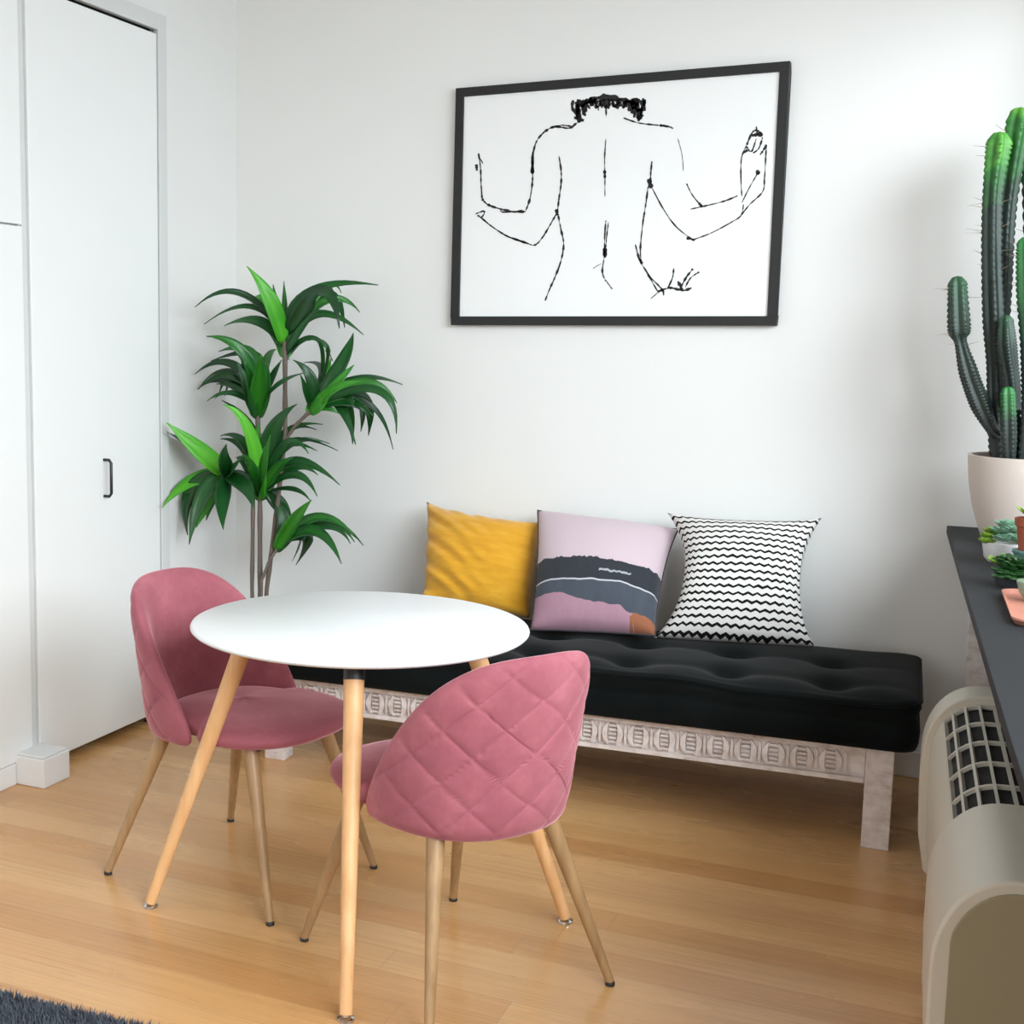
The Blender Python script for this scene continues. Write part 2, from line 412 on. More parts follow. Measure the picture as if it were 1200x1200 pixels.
ap.box(bl((X0, .003, .184)), bl((X1, .018, .197))); ap.box(bl((X0, .003, .270)), bl((X1, .018, .283)))
def arc(cx_, r, sg, z0, z1):                   # raised crescent
    P = []; n = 10; zc = (z0+z1)/2; hz = (z1-z0)/2
    for i in range(n+1): a = -1+2*i/n; P.append((cx_ + sg*r*(1-a*a), zc+hz*a))
    for i in range(n, -1, -1): a = -1+2*i/n; P.append((cx_ + sg*(r*.30)*(1-a*a) - sg*.004, zc+hz*a))
    return P
pitch = .076; nu = int((X1-X0-.05)/pitch); st = (X1-X0-nu*pitch)/2
for k in range(nu):
    c0 = X0 + st + pitch*(k+.5)
    for j in range(5):
        z = .2045 + j*.0128; ap.box(bl((c0-.0115, .005, z)), bl((c0+.0115, .0175, z+.0062)))
    for sg in (1, -1):
        P = arc(c0 + sg*.0145, .017, sg, .202, .267)
        ap.prism(P, lambda p: bl((p[0], .0025, p[1])), lambda p: bl((p[0], .0175, p[1])))
    P = [(c0+pitch/2 + .0045*cos(q*pi/6), .2345 + .031*sin(q*pi/6)) for q in range(12)]
    ap.prism(P, lambda p: bl((p[0], .006, p[1])), lambda p: bl((p[0], .0175, p[1])))
ap.build('carved_rail', WASH, bench, smooth=False)
r_ = MB(); r_.box(bl((X0, DEP-.035, .184)), bl((X1, DEP-.012, .283))); r_.build('back_rail', WASH, bench, smooth=False)
for x in (-.004+.015, -LEN+.072+.025):
    r_ = MB(); r_.box(bl((x, .07, .184)), bl((x+.022, DEP-.07, .283))); r_.build('side_rail', WASH, bench, smooth=False)
r_ = MB()
for k in range(8): r_.box(bl((X0+.1+k*.22, .036, .262)), bl((X0+.18+k*.22, DEP-.036, .28)))
r_.build('slats', WASH, bench, smooth=False)
# mattress
def cloth(name, a, b, rough=.9, sc=5, bump=.25, bs=700, sheen=.3):
    t = NT(name); c = t.coord(); f = t.noise(c, sc, 4, .6)
    t.base(t.ramp(f, [(.3, lin(*a)), (.7, lin(*b))])); t.set(Roughness=rough, Sheen_Weight=sheen, Specular_IOR_Level=.2)
    t.bump(t.noise(c, bs, 2), bump, .002); return t.m
MATT = cloth('charcoal_canvas', (8, 12, 12), (16, 21, 21), .9, 4, sheen=.06); MATT.node_tree.nodes['Principled BSDF'].inputs['Specular IOR Level'].default_value = .08
TUFT = [(-.105 - .285*i, y) for i in range(7) for y in (.10, .33)]
TUFT = [(x - (0 if y < .2 else .01), y) for x, y in TUFT]
MX0, MX1, MY0, MY1, MZ0, MZT = -1.965, .128, -.03, .60, .286, .437
def mattress():
    mb = MB(); nx, ny = 150, 52; R = .035
    w, h_ = (MX1-MX0)/2, (MY1-MY0)/2; cx_, cy_ = (MX0+MX1)/2, (MY0+MY1)/2
    vs = []; 
    # closed rings around perimeter (side profile), then grid top
    def per(inset, n=2*(nx+ny)):
        P = []
        xs = [-1+2*i/nx for i in range(nx)]; ys = [-1+2*i/ny for i in range(ny)]
        for a in xs: P.append((a, -1))
        for a in ys: P.append((1, a))
        for a in xs: P.append((-a, 1))
        for a in ys: P.append((-1, -a))
        out = []
        for a, b in P:
            X, Y = a*(w-inset), b*(h_-inset)
            rr_ = max(.012, .06-inset); ex, ey = w-inset-rr_, h_-inset-rr_
            dx, dy = max(0, abs(X)-ex), max(0, abs(Y)-ey)
            if dx > 0 and dy > 0:
                L_ = math.hypot(dx, dy); m_ = max(dx, dy); k_ = m_/L_
                X = math.copysign(ex + dx*k_, X); Y = math.copysign(ey + dy*k_, Y)
            out.append((X, Y))
        return out
    prof = [(.03, MZ0), (.008, MZ0+.004), (.002, MZ0+.02), (.0, MZ0+.05), (.006, MZ0+.075), (.012, MZ0+.088), (.007, MZ0+.1), (0, MZ0+.116), (.002, MZ0+.130), (.010, MZ0+.140), (.022, MZ0+.1445)]
    rr_ = []
    for ins, z in prof:
        rr_.append([Vector((cx_+x, cy_+y, z + (.006*sin(7*x+2*y)+.003*sin(19*x))*min(1, max(0, (z-MZ0)/.1)))) for x, y in per(ins)])
    # top: shrink perimeter towards the middle line
    base = per(.022)
    def topz(x, y, e):
        z = MZ0+.1445 + .02*(1 - math.exp(-e/.05))
        for tx, ty in TUFT:
            d2 = ((x-tx)**2 + (y-ty)**2)
            z -= .026*math.exp(-d2/.0022) + .012*math.exp(-d2/.011)
        ys_ = min(abs(y-.10), abs(y-.33))
        z -= .006*math.exp(-(ys_/.03)**2)*(1 - math.exp(-e/.05))
        return z + (.006*sin(7*(x-cx_)+2*(y-cy_)) + .003*sin(19*(x-cx_)))*math.exp(-e/.08) + .0025*sin(13*x+5*y)*sin(11*y)
    K = 40
    for k in range(1, K+1):
        f = k/K; ring = []
        for x, y in base:
            Yn = y*(1-f); Xn = math.copysign(max(0, abs(x) - (h_-.022)*f) if abs(x) > (w-h_) else abs(x)*(1-f*0), x) if False else x*(1 - f*h_/w)
            e = f*h_
            ring.append(Vector((cx_+Xn, cy_+Yn, topz(cx_+Xn, cy_+Yn, e))))
        rr_.append(ring)
    mb.rings([[bl(p) for p in r] for r in rr_])
    n = len(base); o = (len(rr_)-1)*n
    mb.add([bl(p) for p in rr_[0]], [tuple(range(n))])
    return mb, [bl(p) for p in rr_[8]], [bl(p) for p in rr_[5]]
mmb, pipe, seam = mattress()
mt = thing('bench_mattress', 'black tufted mattress pad lying on the whitewashed bench', 'mattress', tuple(BL), TH)
mmb.build('pad', MATT, mt, autosmooth=70)
pp = MB(); pp.tube([p + Vector((0, 0, .004)) for p in pipe] + [pipe[0] + Vector((0, 0, .004))], .0048, 6, cap=False); pp.build('piping', MATT, mt)
for x, y in TUFT:
    b_ = MB(); b_.lathe([(0, .006), (.006, .005), (.009, .001), (.009, -.01)], 14, tuple(bl((x, y, MZ0+.1195)))); b_.build('tuft_button', MATT, mt)

# ------------------------------------------------------------------ cushions
def cushion(name, mat, bl_, br_, tr_, tl_, thick, pinch, label, cat, wr=None, piping=None, ear=0):
    bl_, br_, tr_, tl_ = map(Vector, (bl_, br_, tr_, tl_)); n = 44; mb = MB()
    cen = (bl_+br_+tr_+tl_)/4
    nor = ((br_-bl_).cross(tl_-bl_)).normalized()      # towards the room
    pts = {}; uvs = []
    def P(i, j, side):
        a, b = -1+2*i/n, -1+2*j/n
        a2 = a*(1 - (pinch[0] if a < 0 else pinch[3])*(1-abs(b)**2.3)*abs(a)**2); pb = pinch[1] if b > 0 else pinch[2]
        b2 = b*(1 - pb*(1-abs(a)**2.3)*abs(b)**2)
        u_, v_ = (a2+1)/2, (b2+1)/2
        q = (bl_*(1-u_)+br_*u_)*(1-v_) + (tl_*(1-u_)+tr_*u_)*v_
        t_ = thick*(max(0, (1-a**2))*max(0, (1-b**2)))**.42
        if wr: t_ += wr(a, b)*min(1, 6*t_/thick)*thick
        t_ = max(t_, 0)
        return q + nor*t_*(.62 if side > 0 else -.38)
    for side in (1, -1):
        vs = [P(i, j, side) for j in range(n+1) for i in range(n+1)]
        mb.add(vs, [(j*(n+1)+i, j*(n+1)+i+1, (j+1)*(n+1)+i+1, (j+1)*(n+1)+i) for j in range(n) for i in range(n)])
    me = bpy.data.meshes.new(name)
    me.from_pydata([tuple(p - cen) for p in mb.v], [], [f if k < n*n else f[::-1] for k, f in enumerate(mb.f)])
    uvl = me.uv_layers.new(name='UVMap'); N1 = (n+1)**2
    for lp in me.loops:
        k = lp.vertex_index % N1; uvl.data[lp.index].uv = ((k % (n+1))/n, (k//(n+1))/n)
    for p in me.polygons: p.use_smooth = True
    import bmesh
    bm = bmesh.new(); bm.from_mesh(me); bmesh.ops.remove_doubles(bm, verts=bm.verts, dist=1e-5); bm.to_mesh(me); bm.free()
    me.materials.append(mat)
    root = thing(name, label, cat, tuple(cen), 0, 'cushions on the bench')
    o = bpy.data.objects.new('cover', me); COL.objects.link(o); o.parent = root
    if piping:
        E = [P(i, 0, 1) for i in range(n)] + [P(n, j, 1) for j in range(n)] + [P(n-i, n, 1) for i in range(n)] + [P(0, n-j, 1) for j in range(n)]
        pm = MB(); pm.tube([p - cen for p in E + [E[0]]], .0028, 6, cap=False); pm.build('piping', piping, root)
    return root
YEL = NT('mustard_velvet'); c_ = YEL.coord('UV')
f_ = YEL.noise(YEL.map(c_, rot=(0, 0, -.7), scale=(3, 9, 1)), 1.2, 4, .6)
YEL.base(YEL.ramp(f_, [(.25, lin(196, 138, 28)), (.55, lin(210, 154, 38)), (.8, lin(218, 168, 58))]))
YEL.set(Roughness=.8, Sheen_Weight=.35, Specular_IOR_Level=.2); YEL.bump(f_, .22, .02)
def ywr(a, b):
    fade = max(0, -a*.7 + .35) * 1.1
    return fade*(.075*sin(15*(b + .75*a) + 2*sin(3*a)) + .04*sin(27*(b+.6*a)+1)) + .02*sin(5*a+7*b)
cushion('cushion', YEL.m, (-1.715, 4.29, .452), (-1.325, 4.31, .452), at(635, 612, 4.51), at(500, 588, 4.49), .17, (.06, .14, .02, .03),
        'mustard yellow cushion with wrinkled velvet cover, behind the table edge', 'cushion', ywr)
LS = NT('landscape_print'); c_ = LS.coord('UV')
sx_ = LS.n('ShaderNodeSeparateXYZ'); LS.l(c_, sx_.inputs[0]); U_, V_ = sx_.outputs[0], sx_.outputs[1]
n1 = LS.noise(LS.map(c_, scale=(14, 5, 1)), 1, 6, .7); n2 = LS.noise(LS.map(c_, scale=(3, 1, 1), loc=(5, 2, 0)), 1, 3)
def above(off, slope, amp, ns): # 1 where v is above a ragged line
    e = LS.math('ADD', LS.math('MULTIPLY', U_, slope), LS.math('MULTIPLY', LS.math('SUBTRACT', ns, .5), amp))
    return LS.math('GREATER_THAN', LS.math('SUBTRACT', V_, e), off)
bot = LS.mix(LS.math('MULTIPLY', LS.math('GREATER_THAN', LS.math('ADD', U_, LS.math('MULTIPLY', n1, .4)), 1.03), LS.math('LESS_THAN', LS.math('ADD', V_, LS.math('MULTIPLY', n1, .1)), .165)), LS.mix(n1, lin(156, 116, 133), lin(176, 140, 155)), lin(150, 96, 70))
c1_ = LS.mix(above(.215, -.13, .16, n2), bot, LS.mix(n1, lin(60, 66, 76), lin(80, 86, 96)))
line = LS.math('LESS_THAN', LS.math('ABSOLUTE', LS.math('SUBTRACT', LS.math('SUBTRACT', V_, LS.math('MULTIPLY', LS.math('SUBTRACT', n2, .5), .08)), .30)), .006)
c2_ = LS.mix(above(.30, 0, .08, n2), c1_, LS.mix(n1, lin(40, 43, 49), lin(56, 60, 67)))
c3_ = LS.mix(line, c2_, lin(190, 190, 196))
dash = LS.math('MULTIPLY', LS.math('LESS_THAN', LS.math('ABSOLUTE', LS.math('SUBTRACT', LS.math('SUBTRACT', V_, LS.math('MULTIPLY', n1, .09)), .345)), .008), LS.math('LESS_THAN', LS.math('ABSOLUTE', LS.math('SUBTRACT', U_, .66)), .12))
c3_ = LS.mix(dash, c3_, lin(170, 172, 178))
c4_ = LS.mix(above(.485, 0, .09, n1), c3_, LS.mix(n2, lin(196, 176, 184), lin(203, 186, 193)))
LS.base(c4_); LS.set(Roughness=.85, Sheen_Weight=.15, Specular_IOR_Level=.15); LS.bump(LS.noise(LS.coord(), 600, 2), .2, .002)
PIPE_D = simple('dark_piping', (60, 55, 60), .8)
cushion('cushion', LS.m, at(622, 738, 4.13), at(768, 745, 4.16), at(795, 620, 4.50), at(630, 598, 4.48), .17, (.05, .07, .02, .08),
        'square cushion printed with pale pink sky above dark hills and mauve foreground', 'cushion', lambda a, b: .012*sin(6*a+3*b)*sin(5*b), PIPE_D)
ZZ = NT('zigzag_print'); c_ = ZZ.coord('UV'); sx_ = ZZ.n('ShaderNodeSeparateXYZ'); ZZ.l(c_, sx_.inputs[0]); U_, V_ = sx_.outputs[0], sx_.outputs[1]
nz = ZZ.noise(ZZ.map(c_, scale=(26, 18, 1)), 1, 2)
nw = ZZ.noise(ZZ.map(c_, scale=(2.5, 2, 1)), 1, 2)
tri = ZZ.math('PINGPONG', ZZ.math('ADD', ZZ.math('MULTIPLY', U_, 17.0), ZZ.math('MULTIPLY', nw, .8)), .5)
vv = ZZ.math('ADD', ZZ.math('MULTIPLY', V_, 18.2), ZZ.math('ADD', ZZ.math('MULTIPLY', tri, .58), .74)); vv = ZZ.math('ADD', vv, ZZ.math('MULTIPLY', nw, .5))
fr = ZZ.math('ABSOLUTE', ZZ.math('SUBTRACT', ZZ.math('FRACT', vv), .5))
wd = ZZ.math('ADD', ZZ.math('MULTIPLY', nz, .2), .065)
ln = ZZ.math('LESS_THAN', fr, wd)
ZZ.base(ZZ.mix(ln, ZZ.mix(nw, lin(212, 209, 205), lin(224, 222, 219)), lin(22, 22, 24)))
ZZ.set(Roughness=.9, Specular_IOR_Level=.15); ZZ.bump(ZZ.noise(ZZ.coord(), 500, 2), .2, .002)
cushion('cushion', ZZ.m, at(766, 747, 4.22), at(955, 758, 4.31), at(963, 607, 4.45), at(782, 601, 4.45), .17, (.31, .13, .0, .22),
        'white cushion with rows of black zigzag lines, nearest the window side', 'cushion', lambda a, b: .02*sin(4*a+2)*sin(3*b))
# ------------------------------------------------------------------ framed drawing
FRM = simple('black_frame', (17, 18, 20), .5, .05, 20)
PAPER = simple('drawing_paper', (232, 234, 234), .35, .01, 3)
INK = simple('black_ink', (26, 22, 26), .7)
PX0, PX1, PZ0, PZ1 = -1.725, -.598, 1.449, 2.281
pic = thing('framed_drawing', 'large framed ink drawing of a bare back and raised hands, hung on the back wall', 'picture', ((PX0+PX1)/2, YB, (PZ0+PZ1)/2))
pc = pic.location.copy(); YP = YB - .024
f = MB(); fw = .031
for a, b in (((PX0, PZ0), (PX1, PZ0+fw)), ((PX0, PZ1-fw), (PX1, PZ1)), ((PX0, PZ0+fw), (PX0+fw, PZ1-fw)), ((PX1-fw, PZ0+fw), (PX1, PZ1-fw))):
    f.box(Vector((a[0], YB-.032, a[1])) - pc, Vector((b[0], YB-.001, b[1])) - pc)
f.build('frame', FRM, pic, smooth=False, bevel=.002)
p = MB(); p.box(Vector((PX0+.012, YP, PZ0+.012)) - pc, Vector((PX1-.012, YB-.004, PZ1-.012)) - pc); p.build('paper', PAPER, pic, smooth=False)
def Z2(x, y): q = at(500 + x/2.6667, 50 + y/2.6657, YP-.0012); return q
ik = MB()
def stroke(pts, w=3.5, var=.5, n=10):
    P = [Vector((a, b)) for a, b in pts]; out = []
    for i in range(len(P)-1):
        p0, p1, p2, p3 = P[max(i-1, 0)], P[i], P[i+1], P[min(i+2, len(P)-1)]
        for k in range(n):
            t = k/n; out.append(.5*((2*p1) + (p2-p0)*t + (2*p0-5*p1+4*p2-p3)*t*t + (3*p1-p0-3*p2+p3)*t**3))
    out.append(P[-1]); vs = []; m_ = len(out); ph = random.random()*6
    for i, q in enumerate(out):
        t = (out[min(i+1, m_-1)] - out[max(i-1, 0)]); t = t.normalized() if t.length > 0 else Vector((1, 0)); s_ = Vector((-t.y, t.x))
        ww = w*(1 + var*sin(i*.9+ph)*sin(i*.37+2*ph) + .25*random.uniform(-1, 1))*(.5 if i in (0, m_-1) else 1)/2
        for sg in (1, -1):
            a = Z2(*(q + s_*ww*sg)) - pc; vs += [a, a + Vector((0, .0014, 0))]
    fs = []
    for i in range(m_-1):
        o = i*4; fs += [(o, o+4, o+6, o+2), (o+1, o+3, o+7, o+5), (o, o+1, o+5, o+4), (o+2, o+6, o+7, o+3)]
    fs += [(0, 2, 3, 1), ((m_-1)*4, (m_-1)*4+1, (m_-1)*4+3, (m_-1)*4+2)]
    ik.add(vs, fs)
S = stroke
# hair at the nape
for k in range(34):
    x = 458 + k*6.8; e = abs(k-16.5)/16.5; top = 176 + 10*e*random.random() - (12 if k > 26 else 0)*random.random()
    low = 200 + random.uniform(-4, 8) if e < .55 else lerp(205, 246, min(1, (e-.55)/.3)) + random.uniform(-8, 6)
    if e > .93: low -= 25
    S([(x, top), (x + random.uniform(-4, 4), (top+low)/2), (x + random.uniform(-5, 5) + (6 if k < 16 else -5)*e, low)], 9, .35, 5)
S([(497, 182), (560, 170), (625, 182), (660, 200)], 16); S([(480, 200), (500, 185), (530, 180)], 16); S([(640, 190), (665, 215), (662, 240)], 16); S([(478, 205), (470, 225), (466, 240)], 12)
S([(560, 190), (561, 230)], 4); S([(538, 195), (536, 212)], 3)
# shoulders and arms
S([(492, 240), (470, 250), (445, 267), (400, 262), (368, 278)], 6, .7); S([(388, 268), (420, 258), (455, 262)], 4)
S([(368, 278), (345, 305), (333, 345), (331, 400), (330, 440), (322, 490), (308, 528)], 4.5, .7); S([(331, 340), (330, 410)], 8, .7)
S([(308, 528), (270, 528), (225, 518), (190, 505), (173, 488)], 6, .6); S([(300, 524), (245, 530), (230, 524)], 4)
S([(173, 488), (170, 440), (168, 390), (162, 345)], 4, .5); S([(155, 380), (157, 400)], 7, .4); S([(160, 350), (176, 378)], 3)
S([(152, 535), (180, 526), (172, 545), (158, 540)], 4, .5); S([(160, 538), (205, 575), (255, 606), (310, 625), (338, 632), (362, 608), (388, 565), (405, 535)], 4, .6); S([(248, 604), (312, 626)], 6)
S([(413, 352), (420, 400), (420, 440), (413, 490), (408, 535)], 4.5, .6); S([(405, 520), (409, 540)], 10, .3)
S([(411, 540), (420, 585), (428, 630), (420, 680), (402, 730), (385, 768), (370, 806)], 4.5, .7)
# spine
S([(560, 300), (556, 360), (557, 420), (557, 480)], 3, .6); S([(556, 398), (557, 425)], 7, .5)
S([(560, 555), (556, 610), (556, 660), (549, 715), (560, 745)], 4, .8); S([(557, 640), (557, 672)], 11, .4); S([(568, 560), (562, 610), (560, 640)], 3); S([(562, 745), (580, 770)], 3); S([(520, 705), (545, 690)], 2)
# right side
S([(615, 235), (660, 250), (715, 257), (750, 260), (770, 268)], 4, .7); S([(728, 258), (765, 264)], 6)
S([(785, 300), (798, 350), (802, 400)], 1.6, .3); S([(812, 440), (830, 475), (858, 510)], 3, .5); S([(850, 500), (862, 514)], 8, .3)
S([(825, 520), (870, 510), (930, 495), (972, 478)], 4, .6)
S([(704, 370), (700, 410), (700, 440)], 5, .5); S([(694, 425), (702, 455)], 13, .3); S([(692, 450), (684, 510), (676, 560), (668, 640), (670, 685)], 4, .7)
S([(705, 455), (740, 520), (780, 575), (832, 616)], 3.5, .6); S([(812, 610), (838, 617)], 7, .4); S([(832, 616), (890, 594), (950, 562), (982, 540), (990, 505)], 3.5, .5)
S([(982, 540), (1010, 505), (1050, 465), (1056, 420), (1060, 350), (1062, 318)], 3.5, .6); S([(985, 500), (1010, 450), (1036, 405)], 3, .4); S([(1032, 398), (1038, 412)], 12, .3)
S([(985, 480), (982, 420), (984, 360), (1000, 320)], 3.5, .6); S([(988, 345), (1003, 335)], 8, .4)
S([(1000, 320), (1018, 280), (1035, 275), (1050, 290)], 5, .6); S([(1015, 290), (1050, 285)], 11, .4); S([(1000, 325), (1015, 340), (1030, 300)], 4); S([(1020, 345), (1038, 330), (1050, 295)], 4); S([(1030, 262), (1034, 290)], 5)
S([(1042, 350), (1056, 330), (1060, 318)], 6)
# lower right hand
S([(652, 630), (666, 680), (690, 720), (722, 778)], 4.5, .7); S([(665, 675), (674, 690)], 9, .4); S([(690, 725), (735, 770), (740, 790)], 5, .6)
S([(722, 778), (760, 766), (800, 774), (828, 766)], 6, .7); S([(752, 770), (768, 735), (772, 705)], 4, .5); S([(790, 772), (810, 735), (832, 706)], 6, .6); S([(808, 764), (825, 735), (852, 716)], 4, .6); S([(785, 745), (800, 775)], 8, .4); S([(700, 800), (735, 770)], 3)
ik.build('ink_lines', INK, pic, smooth=False)

# ------------------------------------------------------------------ leafy plant in the corner
def leafmat():
    t = NT('dracaena_leaf'); c = t.coord(); f = t.noise(c, 5, 3); g = t.n('ShaderNodeObjectInfo')
    a = t.n('ShaderNodeVertexColor'); a.layer_name = 'tone'
    col = t.ramp(t.math('ADD', t.math('MULTIPLY', f, .35), t.math('MULTIPLY', a.outputs['Color'], .75)), [(.2, lin(12, 46, 26)), (.45, lin(22, 84, 28)), (.7, lin(56, 146, 30)), (1, lin(110, 194, 56))])
    t.base(col); t.set(Roughness=.36, Specular_IOR_Level=.45); return t.m
LEAF = leafmat()
STEM = simple('plant_stem', (104, 92, 82), .7, .12, 30, .3, 120)
PB = at(303, 775, 4.16); PB.z = 0
plant = thing('potted_plant', 'tall leafy plant with long arching green leaves in the room corner', 'plant', tuple(PB))
PLp = simple('plant_pot', (60, 62, 64), .6)
m = MB(); m.lathe([(.085, 0), (.09, .004), (.112, .25), (.112, .262), (.103, .262), (.1, .235), (0, .232)], 40); m.build('pot', PLp, plant)
m = MB(); m.lathe([(.099, .2), (.1, .24), (.05, .246), (0, .247)], 30); m.build('soil', simple('soil', (52, 42, 36), .95, .2, 60, .6, 90), plant)
Z6 = lambda x, y: (170 + x/3, 290 + y/3)
def plantpt(x, y, d):
    yy = d; q = at(*Z6(x, y), yy)
    if q.x < XL + .05:
        r = ray(*Z6(x, y)); q = CAM + r*((XL+.05)/r.x)
    return q
def leafmesh(items, seed):
    rnd = random.Random(seed); mb = MB(); tone = []
    for it in items:
        (b, m_, t_, w) = it[:4]; tn = it[4] if len(it) > 4 else rnd.uniform(.15, .5)
        d0 = it[5] if len(it) > 5 else 4.18
        dt = min(4.5, max(3.8, d0 + rnd.uniform(-.2, .22))); dm = (d0+dt)/2 - .01
        B, Mi, T = plantpt(*b, d0), plantpt(*m_, dm), plantpt(*t_, dt)
        Cc = Mi*2 - (B+T)*.5; w *= .00104; n = 14
        nv = ((CAM-Mi).normalized()*.8 + Vector((rnd.uniform(-.25, .25), 0, rnd.uniform(.15, .7)))).normalized()
        o = len(mb.v); vs = []
        for i in range(n+1):
            t = i/n; q = B*(1-t)**2 + Cc*2*t*(1-t) + T*t*t
            tg = ((Cc-B)*(1-t) + (T-Cc)*t).normalized(); sd = tg.cross(nv).normalized(); up = sd.cross(tg)
            ww = w*.5*max(.03, (sin(pi*min(1, .12+.88*t)**.8) if t > 0 else .2))*(1 if t < .98 else .2)
            ww = max(ww, .0012)
            fold = .28*ww
            und = .1*ww*sin(t*9+seed)
            for sg in (-1, -.5, 0, .5, 1): vs.append(q + sd*ww*sg + up*(fold*abs(sg) + und*sg))
            tone += [tn + (.1 if sg == 0 else 0) for sg in (-1, -.5, 0, .5, 1)]
        mb.add(vs, [(i*5+k, i*5+k+1, (i+1)*5+k+1, (i+1)*5+k) for i in range(n) for k in range(4)])
    return mb, tone
def cluster(items, seed):
    mb, tone = leafmesh(items, seed)
    me = bpy.data.meshes.new('leaf_cluster'); me.from_pydata([tuple(p - PB) for p in mb.v], [], mb.f)
    ca = me.color_attributes.new('tone', 'FLOAT_COLOR', 'POINT')
    for i, t in enumerate(tone): ca.data[i].color = (t, t, t, 1)
    for p in me.polygons: p.use_smooth = True
    me.materials.append(LEAF)
    o = bpy.data.objects.new('leaf_cluster', me); COL.objects.link(o); o.parent = plant
    s = o.modifiers.new('thick', 'SOLIDIFY'); s.thickness = .0012
    return o
A = [((487, 340), (440, 190), (358, 66), 62, .8), ((487, 320), (430, 190), (372, 190), 42, .75), ((485, 300), (330, 160), (175, 210), 26, .12), ((485, 310), (370, 208), (207, 270), 24, .2),
     ((488, 350), (400, 262), (278, 275), 46, .3), ((490, 300), (490, 200), (488, 118), 20, .35), ((495, 310), (590, 155), (820, 132), 46, .28), ((495, 320), (640, 185), (755, 228), 34, .42),
     ((495, 310), (620, 160), (683, 285), 62, .15), ((495, 350), (610, 235), (768, 307), 36, .3), ((495, 370), (560, 270), (612, 215), 30, .2), ((495, 380), (590, 318), (660, 400), 20, .2),
     ((490, 380), (470, 260), (450, 130), 50, .2), ((490, 380), (500, 300), (560, 200), 40, .45), ((488, 390), (450, 300), (380, 240), 36, .5), ((492, 390), (480, 320), (470, 250), 45, .7), ((492, 390), (500, 340), (520, 240), 40, .5),
     ((495, 350), (620, 150), (690, 160), 26, .55), ((492, 390), (530, 340), (575, 320), 28, .25)]
B_ = [((570, 590), (620, 490), (655, 385), 44, .65), ((600, 550), (690, 410), (732, 300), 54, .22), ((595, 560), (680, 470), (735, 412), 32, .5), ((600, 550), (740, 462), (905, 482), 28, .2),
      ((600, 555), (770, 475), (885, 545), 36, .45), ((610, 550), (820, 505), (883, 655), 36, .25), ((620, 545), (700, 555), (730, 692), 56, .25), ((630, 535), (765, 530), (785, 662), 58, .18),
      ((610, 550), (780, 545), (872, 710), 24, .12), ((620, 555), (725, 545), (790, 600), 34, .2), ((590, 565), (582, 460), (520, 395), 42, .15), ((580, 560), (560, 490), (545, 445), 22, .2),
      ((590, 570), (640, 566), (690, 588), 22, .4), ((600, 520), (620, 425), (558, 405), 26, .15), ((590, 570), (660, 500), (760, 470), 40, .6), ((580, 580), (620, 540), (650, 480), 46, .55), ((600, 560), (670, 520), (750, 540), 44, .35), ((620, 470), (640, 350), (560, 325), 18, .2),
      ((620, 530), (720, 500), (800, 470), 34, .5)]
Cc_ = [((398, 520), (340, 365), (215, 312), 46, .4), ((400, 500), (370, 370), (258, 366), 40, .4), ((395, 500), (290, 405), (175, 445), 30, .12), ((390, 510), (285, 445), (185, 500), 46, .18),
       ((395, 530), (330, 440), (280, 522), 42, .1), ((390, 560), (300, 512), (218, 540), 22, .15), ((400, 520), (425, 400), (462, 358), 34, .45), ((405, 550), (445, 460), (480, 395), 28, .2),
       ((408, 570), (460, 490), (560, 440), 30, .25), ((392, 600), (400, 480), (408, 375), 64, .45), ((390, 600), (360, 480), (320, 400), 52, .25), ((396, 600), (420, 500), (430, 400), 52, .4), ((395, 600), (380, 500), (350, 400), 56, .3), ((392, 580), (330, 500), (250, 480), 34, .25)]
D = [((405, 870), (365, 650), (275, 552), 52, .8), ((404, 880), (392, 740), (400, 620), 66, .6), ((402, 840), (350, 690), (265, 662), 42, .2), ((402, 850), (355, 760), (318, 740), 40, .3),
     ((415, 840), (445, 660), (535, 550), 66, .2), ((415, 850), (480, 665), (625, 622), 32, .18), ((420, 830), (510, 692), (650, 690), 26, .2), ((420, 830), (500, 690), (575, 725), 36, .22),
     ((420, 850), (530, 755), (685, 835), 46, .25), ((420, 855), (520, 775), (608, 800), 36, .3), ((425, 850), (530, 800), (605, 875), 34, .25), ((430, 860), (520, 850), (582, 892), 22, .2),
     ((425, 850), (480, 910), (522, 965), 50, .25), ((405, 890), (420, 780), (440, 660), 62, .45), ((402, 890), (380, 780), (350, 650), 58, .5), ((404, 890), (405, 800), (420, 700), 56, .6), ((404, 880), (370, 770), (340, 730), 46, .35), ((410, 870), (460, 780), (520, 740), 40, .4)]
E_ = [((282, 792), (190, 715), (75, 615), 72, .85), ((300, 806), (280, 750), (286, 692), 52, .2), ((275, 795), (160, 825), (60, 915), 52, .75), ((275, 795), (160, 860), (150, 1012), 56, .18),
      ((275, 800), (200, 880), (155, 1045), 60, .25), ((278, 798), (225, 880), (180, 985), 72, .65), ((285, 800), (270, 890), (275, 992), 58, .2), ((288, 800), (350, 835), (380, 916), 66, .22),
      ((285, 800), (250, 850), (215, 960), 60, .45), ((280, 800), (190, 820), (130, 900), 46, .2), ((290, 800), (310, 780), (340, 735), 40, .25)]
